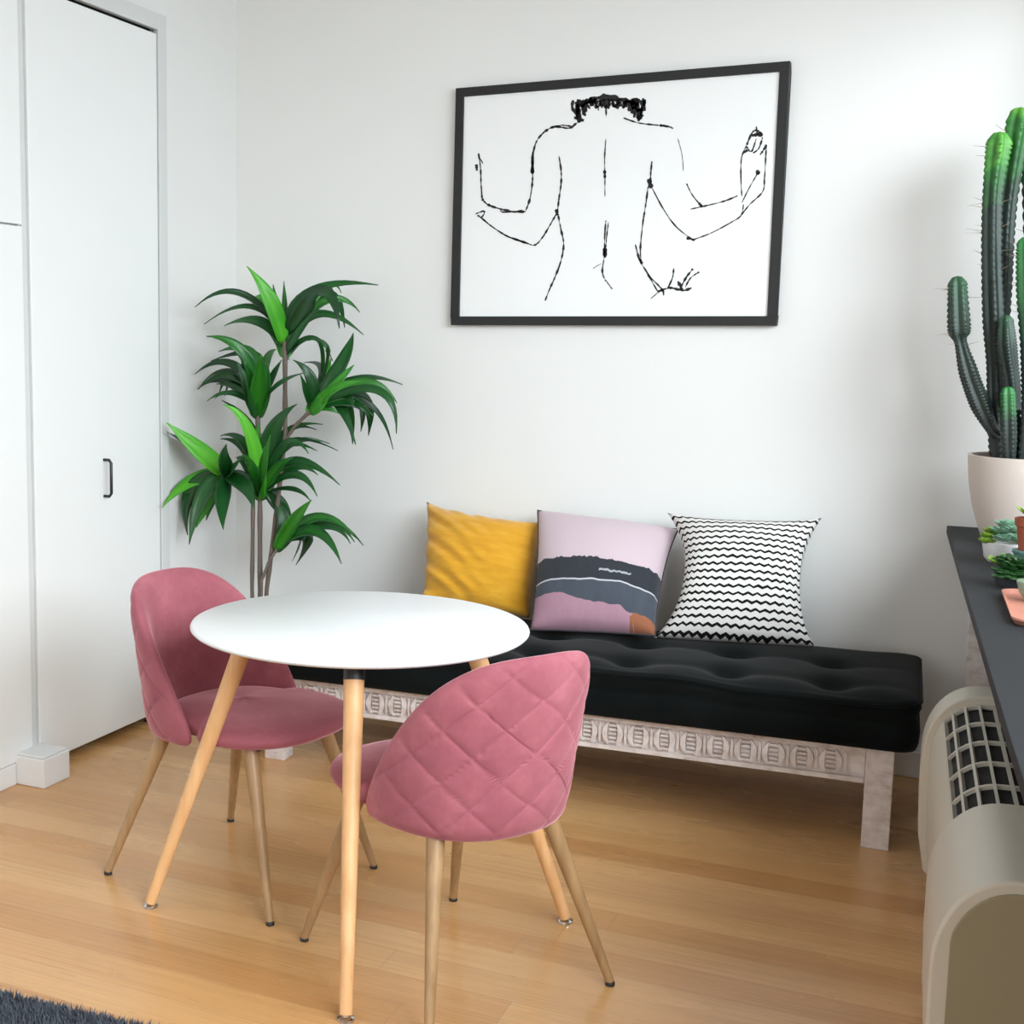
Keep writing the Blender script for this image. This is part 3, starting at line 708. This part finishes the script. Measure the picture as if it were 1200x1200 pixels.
F_ = [((458, 1068), (520, 965), (585, 888), 50, .55), ((462, 1060), (600, 950), (735, 1012), 38, .4), ((465, 1058), (620, 965), (737, 1036), 38, .2), ((470, 1055), (630, 985), (722, 1042), 30, .25),
      ((480, 1040), (600, 1000), (690, 1112), 48, .35), ((490, 1030), (570, 1020), (530, 1116), 48, .15), ((458, 1065), (490, 970), (430, 845), 60, .18), ((458, 1070), (500, 1020), (565, 1000), 52, .5), ((460, 1066), (540, 990), (650, 985), 46, .5), ((458, 1070), (490, 1010), (540, 950), 46, .3)]
rx = random.Random(11)
def denser(g, k):
    out = []
    for it in rx.sample(g, k):
        j = lambda p, a: (p[0] + rx.uniform(-a, a), p[1] + rx.uniform(-a*.6, a))
        out.append((it[0], j(it[1], 22), j(it[2], 34), it[3]*.85, rx.uniform(.05, .3), 4.28))
    return out + g
for i, (g, k) in enumerate(((A, 5), (B_, 5), (Cc_, 7), (D, 8), (E_, 1), (F_, 4))): cluster(denser(g, k), i+3)
def stem(pts, r=.011):
    P = [plantpt(x, y, d) for x, y, d in pts]; P2 = []
    for i in range(len(P)-1):
        for k in range(5): P2.append(P[i].lerp(P[i+1], k/5))
    P2.append(P[-1])
    m = MB(); m.tube([p - PB for p in P2], [r*.86*(1 + .12*sin(i*2.3)) for i in range(len(P2))], 10); m.build('stem', STEM, plant)
stem([(392, 1640, 4.16), (376, 1200, 4.17), (380, 870, 4.17), (330, 815, 4.18), (282, 792, 4.18)], .009)
stem([(398, 1640, 4.16), (404, 1200, 4.18), (404, 890, 4.18), (396, 600, 4.18), (398, 500, 4.18)], .0105)
stem([(402, 1640, 4.16), (428, 1200, 4.18), (468, 880, 4.18), (493, 660, 4.18), (492, 400, 4.18), (490, 330, 4.18)], .010)
stem([(400, 1640, 4.14), (410, 1170, 4.15), (440, 1095, 4.16), (465, 1060, 4.18)], .007)
stem([(492, 680, 4.18), (525, 630, 4.18), (580, 575, 4.18)], .008)

# ------------------------------------------------------------------ console, heater and what stands on the console
CTOP = simple('charcoal_tabletop', (40, 42, 45), .65, .07, 9, .1, 250, Specular_IOR_Level=.25)
ZCN = .83
con = thing('console_table', 'narrow table with charcoal top and whitewashed legs under the window', 'table', tuple(RF((.25, 3, 0))), TH)
CL = lambda p: Vector((p[0]-.25, p[1]-3, p[2]))
m = MB(); ed = [(.066, 1.5), (.058, 2.1), (.050, 2.9), (.040, 3.8), (.033, 4.555)]
m.prism(ed + [(.432, 4.535), (.432, 1.5)], lambda p: CL((p[0], p[1], ZCN-.024)), lambda p: CL((p[0], p[1], ZCN))); m.build('tabletop', CTOP, con, smooth=False, bevel=.002)
for y in (1.56, 4.40):
    for x in (.107, .345):
        l = MB(); l.box(CL((x, y, 0)), CL((x+.075, y+.075, ZCN-.0245))); l.build('leg', WASH, con, smooth=False, bevel=.003)
for a, b in (((.335, 1.64), (.36, 4.39)),):
    l = MB(); l.box(CL((a[0], a[1], .72)), CL((b[0], b[1], ZCN-.0245))); l.build('apron', WASH, con, smooth=False)
for y in (1.58, 4.42):
    l = MB(); l.box(CL((.185, y, .73)), CL((.343, y+.025, ZCN-.0245))); l.build('apron', WASH, con, smooth=False)
# heater
HBODY = simple('heater_cream_plastic', (205, 200, 186), .45, .03, 4)
HGR = simple('heater_grille_plastic', (196, 192, 180), .5, .04, 6)
HEND = simple('heater_end_plastic', (150, 141, 114), .5, .03, 5)
HY0, HY1, HYN, HYF = 2.33, 3.68, 2.74, 3.56
hb = thing('wall_heater', 'cream wall heater unit with slatted air grille under the console table', 'heater', tuple(RF((.25, 3, 0))), TH)
def hprof(g=0, n=14):           # outline in (offset from front line, height); g shrinks it
    P = [(.43, .05), (.02, .05), (.004+g, .07), (-.012+g, .16), (-.016+g, .26)]
    for i in range(n+1):
        a = (pi/2)*i/n; P.append((.118 - (.134-g)*cos(a)**.9, .36 + (.172-g)*sin(a)**.95))
    P += [(.2, .534-g), (.3, .528-g), (.43, .52-g)]
    return P
def seg(y0, y1, g): 
    mb = MB(); P = hprof(g); mb.prism(P, lambda p: CL((p[0], y0, p[1])), lambda p: CL((p[0], y1, p[1]))); return mb
seg(HY0, HYN, 0).build('end_cover', HBODY, hb, autosmooth=30, bevel=.006)
P = [(x+.022 if x < .1 else x, z) for x, z in hprof(.022)]
m = MB(); m.prism([(max(x, .012), max(z, .062)) for x, z in hprof(.02)], lambda p: CL((p[0], HY0-.004, p[1])), lambda p: CL((p[0], HY0+.002, p[1]))); m.build('end_plate', HEND, hb, smooth=False, bevel=.002)
seg(HYF, HY1, -.002).build('end_trim', HBODY, hb, autosmooth=30, bevel=.004)
# middle: front panel up to the grille, then grille over a solid block coloured dark as cavity shade, then top
PM = hprof(.016); iA = 5 + 6
front = PM[1:iA+1]
m = MB(); th = .012
inn = [(x+th, z - (th*.6 if z > .4 else 0)) for x, z in front]
m.prism(front + inn[::-1], lambda p: CL((p[0], HYN, p[1])), lambda p: CL((p[0], HYF, p[1]))); m.build('front_panel', HBODY, hb, autosmooth=30)
m = MB(); m.prism([(.28, .3), (.28, .5), (.43, .50), (.43, .3)], lambda p: CL((p[0], HYN, p[1])), lambda p: CL((p[0], HYF, p[1]))); m.build('back_casing', HBODY, hb, smooth=False)
m = MB(); gq = [q for q in PM[iA:] if q[0] < .275]
m.prism([(x+.004, z-.0135) for x, z in gq] + [(.279, .48), (.279, .28), (gq[0][0]+.004, .28)], lambda p: CL((p[0], HYN+.002, p[1])), lambda p: CL((p[0], HYF-.002, p[1]))); m.build('cavity_shade_block', GAP_SHADE, hb, smooth=False)
gp = PM[iA:]; gp = [q for q in gp if q[0] < .29]
def alongp(s):
    L = [0]
    for i in range(len(gp)-1): L.append(L[-1] + math.hypot(gp[i+1][0]-gp[i][0], gp[i+1][1]-gp[i][1]))
    q = s*L[-1]
    for i in range(len(gp)-1):
        if q <= L[i+1] + 1e-9:
            f = (q-L[i])/(L[i+1]-L[i]); return Vector((lerp(gp[i][0], gp[i+1][0], f), lerp(gp[i][1], gp[i+1][1], f))), Vector((gp[i+1][0]-gp[i][0], gp[i+1][1]-gp[i][1])).normalized()
g = MB()
for k in range(7):                                # long bars
    p, t = alongp(k/6 if k else .012); nrm = Vector((-t.y, t.x)); w = .003
    q = [p - t*w, p + t*w, p + t*w - nrm*.012, p - t*w - nrm*.012]
    g.prism([tuple(a) for a in q], lambda a: CL((a[0], HYN, a[1])), lambda a: CL((a[0], HYF, a[1])))
for k in range(6):                                # cross bars
    y = lerp(HYN+.006, HYF-.006, k/5); pr = [alongp(i/14)[0] for i in range(15)]
    out = [tuple(a + Vector((0, -.001))) for a in pr] + [(a.x+.002, a.y-.009) for a in pr[::-1]]
    g.prism(out, lambda a, y=y: CL((a[0], y-.005, a[1])), lambda a, y=y: CL((a[0], y+.005, a[1])))
g.build('air_grille', HGR, hb, smooth=False)
m = MB(); m.box(CL((.06, HY0+.03, 0)), CL((.43, HY1-.03, .052))); m.build('base', HEND, hb, smooth=False)

# --- cactus
CZ = ZCN
CP = at(1192, 545, 4.2); CP = Vector((CP.x+.022, 4.2, CZ))
cac = thing('potted_cactus', 'tall branching column cactus in a round beige pot on the console', 'cactus', tuple(CP))
POT = simple('beige_concrete_pot', (204, 192, 183), .7, .05, 7, .15, 120)
m = MB(); m.lathe([(0, 0), (.085, 0), (.095, .006), (.112, .05), (.13, .11), (.143, .18), (.149, .25), (.149, .254), (.139, .254), (.134, .22), (0, .218)], 56); m.build('pot', POT, cac)
m = MB(); m.lathe([(.13, .21), (.136, .232), (.07, .236), (0, .238)], 30); m.build('soil', simple('pot_soil', (60, 52, 46), .95, .2, 60, .5, 90), cac)
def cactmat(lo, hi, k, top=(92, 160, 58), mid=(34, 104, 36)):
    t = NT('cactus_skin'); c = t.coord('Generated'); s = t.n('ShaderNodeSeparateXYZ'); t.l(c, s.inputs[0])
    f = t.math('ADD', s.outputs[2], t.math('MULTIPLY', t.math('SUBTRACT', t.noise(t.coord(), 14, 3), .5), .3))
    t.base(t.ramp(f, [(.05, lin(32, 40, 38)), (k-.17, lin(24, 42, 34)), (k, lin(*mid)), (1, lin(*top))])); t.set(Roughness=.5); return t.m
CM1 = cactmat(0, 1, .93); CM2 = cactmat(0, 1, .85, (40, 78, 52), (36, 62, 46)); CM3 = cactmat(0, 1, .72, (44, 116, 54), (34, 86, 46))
THORN = simple('thorn', (120, 100, 84), .6)
def cstem(pts, rads, mat, ribs=5, spn=0, seed=1):
    rnd = random.Random(seed); P = [at(u, v, y) - CP for u, v, y in pts]; P2 = []; R2 = []; n = 26
    for i in range(len(P)-1):
        p0, p1, p2, p3 = P[max(i-1, 0)], P[i], P[i+1], P[min(i+2, len(P)-1)]
        for k in range(n):
            t = k/n; P2.append(.5*((2*p1)+(p2-p0)*t+(2*p0-5*p1+4*p2-p3)*t*t+(3*p1-p0-3*p2+p3)*t**3)); R2.append(lerp(rads[i], rads[i+1], t*t*(3-2*t)))
    P2.append(P[-1]); R2.append(rads[-1])
    tip = (P2[-1]-P2[-2]).normalized()
    for k, rr_ in ((.35, .92), (.65, .74), (.85, .48), (.95, .1)): P2.append(P[-1] + tip*rads[-1]*k*1.1); R2.append(rads[-1]*rr_)
    ph = rnd.random()*6
    def star(th, i): 
        c = abs(cos((th+ph)*ribs/2)); return (.66 + .34*c**1.6)*(1 + (.095*c**4)*sin(i*2.1))
    m = MB(); m.tube(P2, R2, ribs*8, star=star); st = m.build('branch', mat, cac, autosmooth=70)
    if spn:
        for k in range(spn):
            sp = MB()
            i = int(len(P2)*rnd.uniform(.55, .97)); i = min(i, len(P2)-3); a = rnd.randrange(ribs)*2*pi/ribs - ph
            tg = (P2[i+1]-P2[i]).normalized(); ref = (Vector((1, 0, 0)) - tg*tg.x).normalized(); b = tg.cross(ref)
            dr = (ref*cos(a) + b*sin(a) + Vector((0, 0, rnd.uniform(-.2, .6)))).normalized(); o = P2[i] + (ref*cos(a)+b*sin(a))*R2[i]*.93
            sp.tube([o, o + dr*rnd.uniform(.018, .05)], [.0011, .0003], 4); sp.build('thorn', THORN, st)
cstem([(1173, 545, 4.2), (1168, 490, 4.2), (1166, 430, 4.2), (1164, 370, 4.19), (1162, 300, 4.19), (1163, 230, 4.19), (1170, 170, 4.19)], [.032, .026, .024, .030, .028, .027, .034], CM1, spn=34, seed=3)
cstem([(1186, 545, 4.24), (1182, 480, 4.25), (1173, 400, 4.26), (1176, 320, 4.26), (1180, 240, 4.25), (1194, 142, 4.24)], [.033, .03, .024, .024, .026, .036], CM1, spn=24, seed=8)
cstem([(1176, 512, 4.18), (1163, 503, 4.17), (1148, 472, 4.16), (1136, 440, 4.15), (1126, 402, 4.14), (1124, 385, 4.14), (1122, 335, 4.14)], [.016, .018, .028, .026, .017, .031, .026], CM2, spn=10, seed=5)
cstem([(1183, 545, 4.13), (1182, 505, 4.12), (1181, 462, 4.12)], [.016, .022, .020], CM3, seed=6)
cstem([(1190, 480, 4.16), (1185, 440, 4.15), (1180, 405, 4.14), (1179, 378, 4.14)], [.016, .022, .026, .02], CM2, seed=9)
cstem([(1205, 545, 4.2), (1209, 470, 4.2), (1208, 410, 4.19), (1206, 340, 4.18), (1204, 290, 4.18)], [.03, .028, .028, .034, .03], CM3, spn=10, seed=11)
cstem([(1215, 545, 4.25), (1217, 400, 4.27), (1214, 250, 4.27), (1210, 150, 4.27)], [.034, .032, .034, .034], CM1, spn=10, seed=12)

# --- small pots on the console
def rosette(mb, c, R, n, up, w, seed, layers=3):
    rnd = random.Random(seed)
    for L in range(layers):
        k_ = n - L*2
        for i in range(k_):
            a = 2*pi*i/k_ + L*.5 + rnd.uniform(-.2, .2); el = up + L*.35 + rnd.uniform(-.1, .1); r = R*(1-.22*L)*rnd.uniform(.85, 1.1)
            d = Vector((cos(a)*cos(el), sin(a)*cos(el), sin(el))); s_ = Vector((-sin(a), cos(a), 0)); u_ = s_.cross(d)*-1
            rings = []
            for j, t in enumerate((0, .15, .4, .65, .85, 1)):
                ww = w*(.35, .6, .95, 1, .7, .06)[j]; p0 = Vector(c) + d*r*t + Vector((0, 0, .12*r*t*t))
                rings.append([p0 + s_*ww*cos(q*pi/3) + u_*ww*.38*sin(q*pi/3) for q in range(6)])
            mb.rings(rings)
SG1 = simple('blue_green_succulent', (120, 160, 134), .5, .25, 30)
SG2 = simple('lime_succulent', (128, 164, 60), .5, .25, 40)
SG3 = simple('deep_green_leaf', (38, 78, 36), .4, .3, 40)
WPOT = simple('white_ceramic', (224, 224, 226), .25, .02, 8)
o = RF((.215, 3.84, ZCN)); o = Vector((.088, 3.85, ZCN))
wp = thing('planter_bowl', 'white ceramic planter with mixed succulents in front of the cactus pot', 'plant', tuple(o))
m = MB(); m.lathe([(0, 0), (.036, 0), (.046, .012), (.052, .052), (.049, .053), (.046, .042), (0, .04)], 36); m.build('pot', WPOT, wp)
m = MB()
for (x, y, z, R, s_) in ((.0, -.022, .058, .028, 1), (.026, -.02, .06, .026, 2), (.02, .0, .078, .028, 3), (-.008, .0, .075, .026, 9), (.004, .02, .09, .026, 13), (.03, .012, .08, .024, 15)): rosette(m, (x, y, z), R*1.18, 8, .4, .0135, s_)
m.build('blue_succulent', SG1, wp, autosmooth=60)
m = MB()
for (x, y, z, R, s_) in ((-.04, -.022, .05, .026, 4), (-.036, .004, .062, .026, 5), (-.03, .018, .075, .022, 16), (.04, .016, .05, .026, 6)): rosette(m, (x, y, z), R, 9, .3, .0085, s_)
m.build('lime_succulent', SG2, wp, autosmooth=60)
o = Vector((.098, 3.47, ZCN))
gp_ = thing('potted_succulent', 'small dark leafy succulent before the white planter', 'plant', tuple(o))
m = MB(); m.lathe([(0, 0), (.028, 0), (.034, .01), (.036, .03), (.033, .03), (.032, .024), (0, .023)], 30); m.build('pot', simple('slate_pot', (62, 64, 70), .5), gp_)
m = MB()
for (x, y, z, R, s_) in ((0, -.01, .036, .046, 1), (.016, -.012, .05, .04, 2), (.032, .0, .045, .036, 7), (-.01, .01, .055, .036, 8)): rosette(m, (x, y, z), R, 9, .1, .0115, s_)
for i_, (x, y, z) in enumerate(((-.012, -.028, .034), (.012, -.034, .032), (.034, -.026, .034))): rosette(m, (x, y, z), .034, 9, -.35, .0105, 20+i_)
m.build('leaves', SG3, gp_, autosmooth=60)
m = MB(); rosette(m, (-.022, .02, .046), .036, 8, .35, .009, 12, 2); m.build('light_leaves', SG2, gp_, autosmooth=60)
# teal cup carrying a terracotta pot
TEAL = simple('teal_glaze', (92, 136, 130), .3, .08, 12); TERR = simple('terracotta', (164, 84, 58), .7, .08, 14, .15, 160)
o = Vector((.147, 3.70, ZCN))
tc = thing('flowerpot_stand', 'teal glazed dish stand under the terracotta pot', 'stand', tuple(o))
m = MB(); m.lathe([(0, 0), (.036, 0), (.038, .004), (.04, .045), (.044, .05), (.044, .056), (0, .056)], 36); m.build('dish', TEAL, tc)
tp = thing('terracotta_pot', 'small red terracotta pot with lime succulent on the teal dish', 'plant', (o.x, o.y, ZCN+.0562))
m = MB(); m.lathe([(0, 0), (.03, 0), (.038, .06), (.042, .062), (.043, .08), (.038, .08), (.036, .07), (0, .068)], 36); m.build('pot', TERR, tp)
m = MB(); rosette(m, (0, 0, .078), .046, 10, .5, .009, 3, 4); m.build('lime_succulent', SG2, tp, autosmooth=60)
o = Vector((.148, 3.36, ZCN+.0142))
SAGE = simple('sage_glaze', (142, 164, 140), .3, .06, 10)
tr = thing('serving_tray', 'pink terracotta tray with raised rim at the console front', 'tray', tuple(RF((.219, 3.145, ZCN))), TH)
def rrect(hx, hy, r):
    P = []
    for cx_, cy_, a0 in ((hx-r, hy-r, 0), (-hx+r, hy-r, 90), (-hx+r, -hy+r, 180), (hx-r, -hy+r, 270)):
        for k in range(6): a = radians(a0 + 18*k); P.append((cx_+r*cos(a), cy_+r*sin(a)))
    return P
TRAYM = simple('pink_terracotta', (206, 140, 120), .55, .06, 9)
m = MB(); L3 = lambda s_, z: [Vector((x*s_, y*s_, z)) for x, y in rrect(.105, .19, .035)]
m.rings([[Vector((0, 0, 0))]*24, L3(.93, 0), L3(1, .012), L3(1, .016), L3(.965, .016), L3(.94, .006), [Vector((0, 0, .006))]*24]); m.build('tray', TRAYM, tr, autosmooth=35)
bw = thing('small_bowl', 'sage green bowl with white inside standing on the pink tray', 'bowl', (.145, 3.245, ZCN+.0065))
m = MB(); m.cur = 0; m.lathe([(0, 0), (.02, 0), (.024, .003), (.035, .02), (.041, .042), (.0405, .044)], 40); m.cur = 1; m.lathe([(.0405, .044), (.038, .042), (.032, .02), (.02, .008), (0, .006)], 40)
m.build('bowl', [SAGE, WPOT], bw, autosmooth=50)

# ------------------------------------------------------------------ shag rug
RUGM = simple('charcoal_shag', (92, 98, 108), .95, .35, 25)
RUGB = simple('rug_backing', (58, 62, 68), .95)
ra = .07; RO = Vector((-1.53, 2.062, 0))
rg = thing('shag_rug', 'charcoal grey shag rug at the near left of the floor', 'rug', (RO.x, RO.y, 0), ra)
m = MB(); m.box((-1.05, -1.5, .0005), (.75, 0, .012)); m.build('backing', RUGB, rg, smooth=False)
m = MB(); rnd = random.Random(4); vs = []; fs = []
for k in range(46000):
    if k < 26000: x, y = rnd.uniform(-.55, .2), -rnd.random()**1.3*.36
    else: x, y = rnd.uniform(-1.05, .75), rnd.uniform(-1.5, 0)
    a = rnd.uniform(0, 2*pi); tl = rnd.uniform(.1, .9); h_ = rnd.uniform(.02, .034); w = .0026
    px, py = cos(a)*w, sin(a)*w; b = rnd.uniform(0, 2*pi); dx, dy = cos(b)*tl*.02, sin(b)*tl*.02; o = len(vs)
    vs += [(x-px, y-py, .011), (x+px, y+py, .011), (x+px*.8+dx*.5, y+py*.8+dy*.5, .011+h_*.62), (x-px*.8+dx*.5, y-py*.8+dy*.5, .011+h_*.62), (x+dx, y+dy, .011+h_)]
    fs += [(o, o+1, o+2, o+3), (o+3, o+2, o+4)]
me = bpy.data.meshes.new('pile'); me.from_pydata(vs, [], fs); me.materials.append(RUGM)
o = bpy.data.objects.new('pile', me); COL.objects.link(o); o.parent = rg; o['kind'] = 'stuff'

# ------------------------------------------------------------------ daylight, plus an added rear fill
def area(name, loc, rot, sx, sy, power, col=(1, 1, 1)):
    l = bpy.data.lights.new(name, 'AREA'); l.shape = 'RECTANGLE'; l.size = sx; l.size_y = sy; l.energy = power; l.color = col
    o = bpy.data.objects.new(name, l); COL.objects.link(o); o.location = loc; o.rotation_euler = rot; return o
def aim(d): return Vector(d).normalized().to_track_quat('-Z', 'Y').to_euler()
area('window_daylight', (2.6, .1, 3.05), aim((-.5, .83, -.34)), 3.4, 2.4, 355, (.85, .94, 1))
cw = RF((OW+1.3, 1.2, 2.5))
area('window_daylight', cw, (0, radians(90-24), TH-radians(14)), 2.0, 6.4, 235, (.865, .945, 1))
area('rear_fill', ((RX0+RX1)/2, YR-.3, (RZ0+RZ1)/2), (radians(90), 0, 0), RX1-RX0, RZ1-RZ0, 60, (.97, .98, 1))  # added fill from behind the camera, lifts the surfaces facing it
w = bpy.data.worlds.new('sky'); SC.world = w; w.use_nodes = True
w.node_tree.nodes['Background'].inputs[0].default_value = (.9, .95, 1, 1); w.node_tree.nodes['Background'].inputs[1].default_value = 1.0
SC.view_settings.view_transform = 'Standard'; SC.view_settings.look = 'None'; SC.view_settings.gamma = 1; SC.view_settings.use_curve_mapping = False
SC.view_settings.exposure = 0
SC.cycles.use_denoising = True
SC.cycles.max_bounces = 12; SC.cycles.diffuse_bounces = 8; SC.cycles.transparent_max_bounces = 16
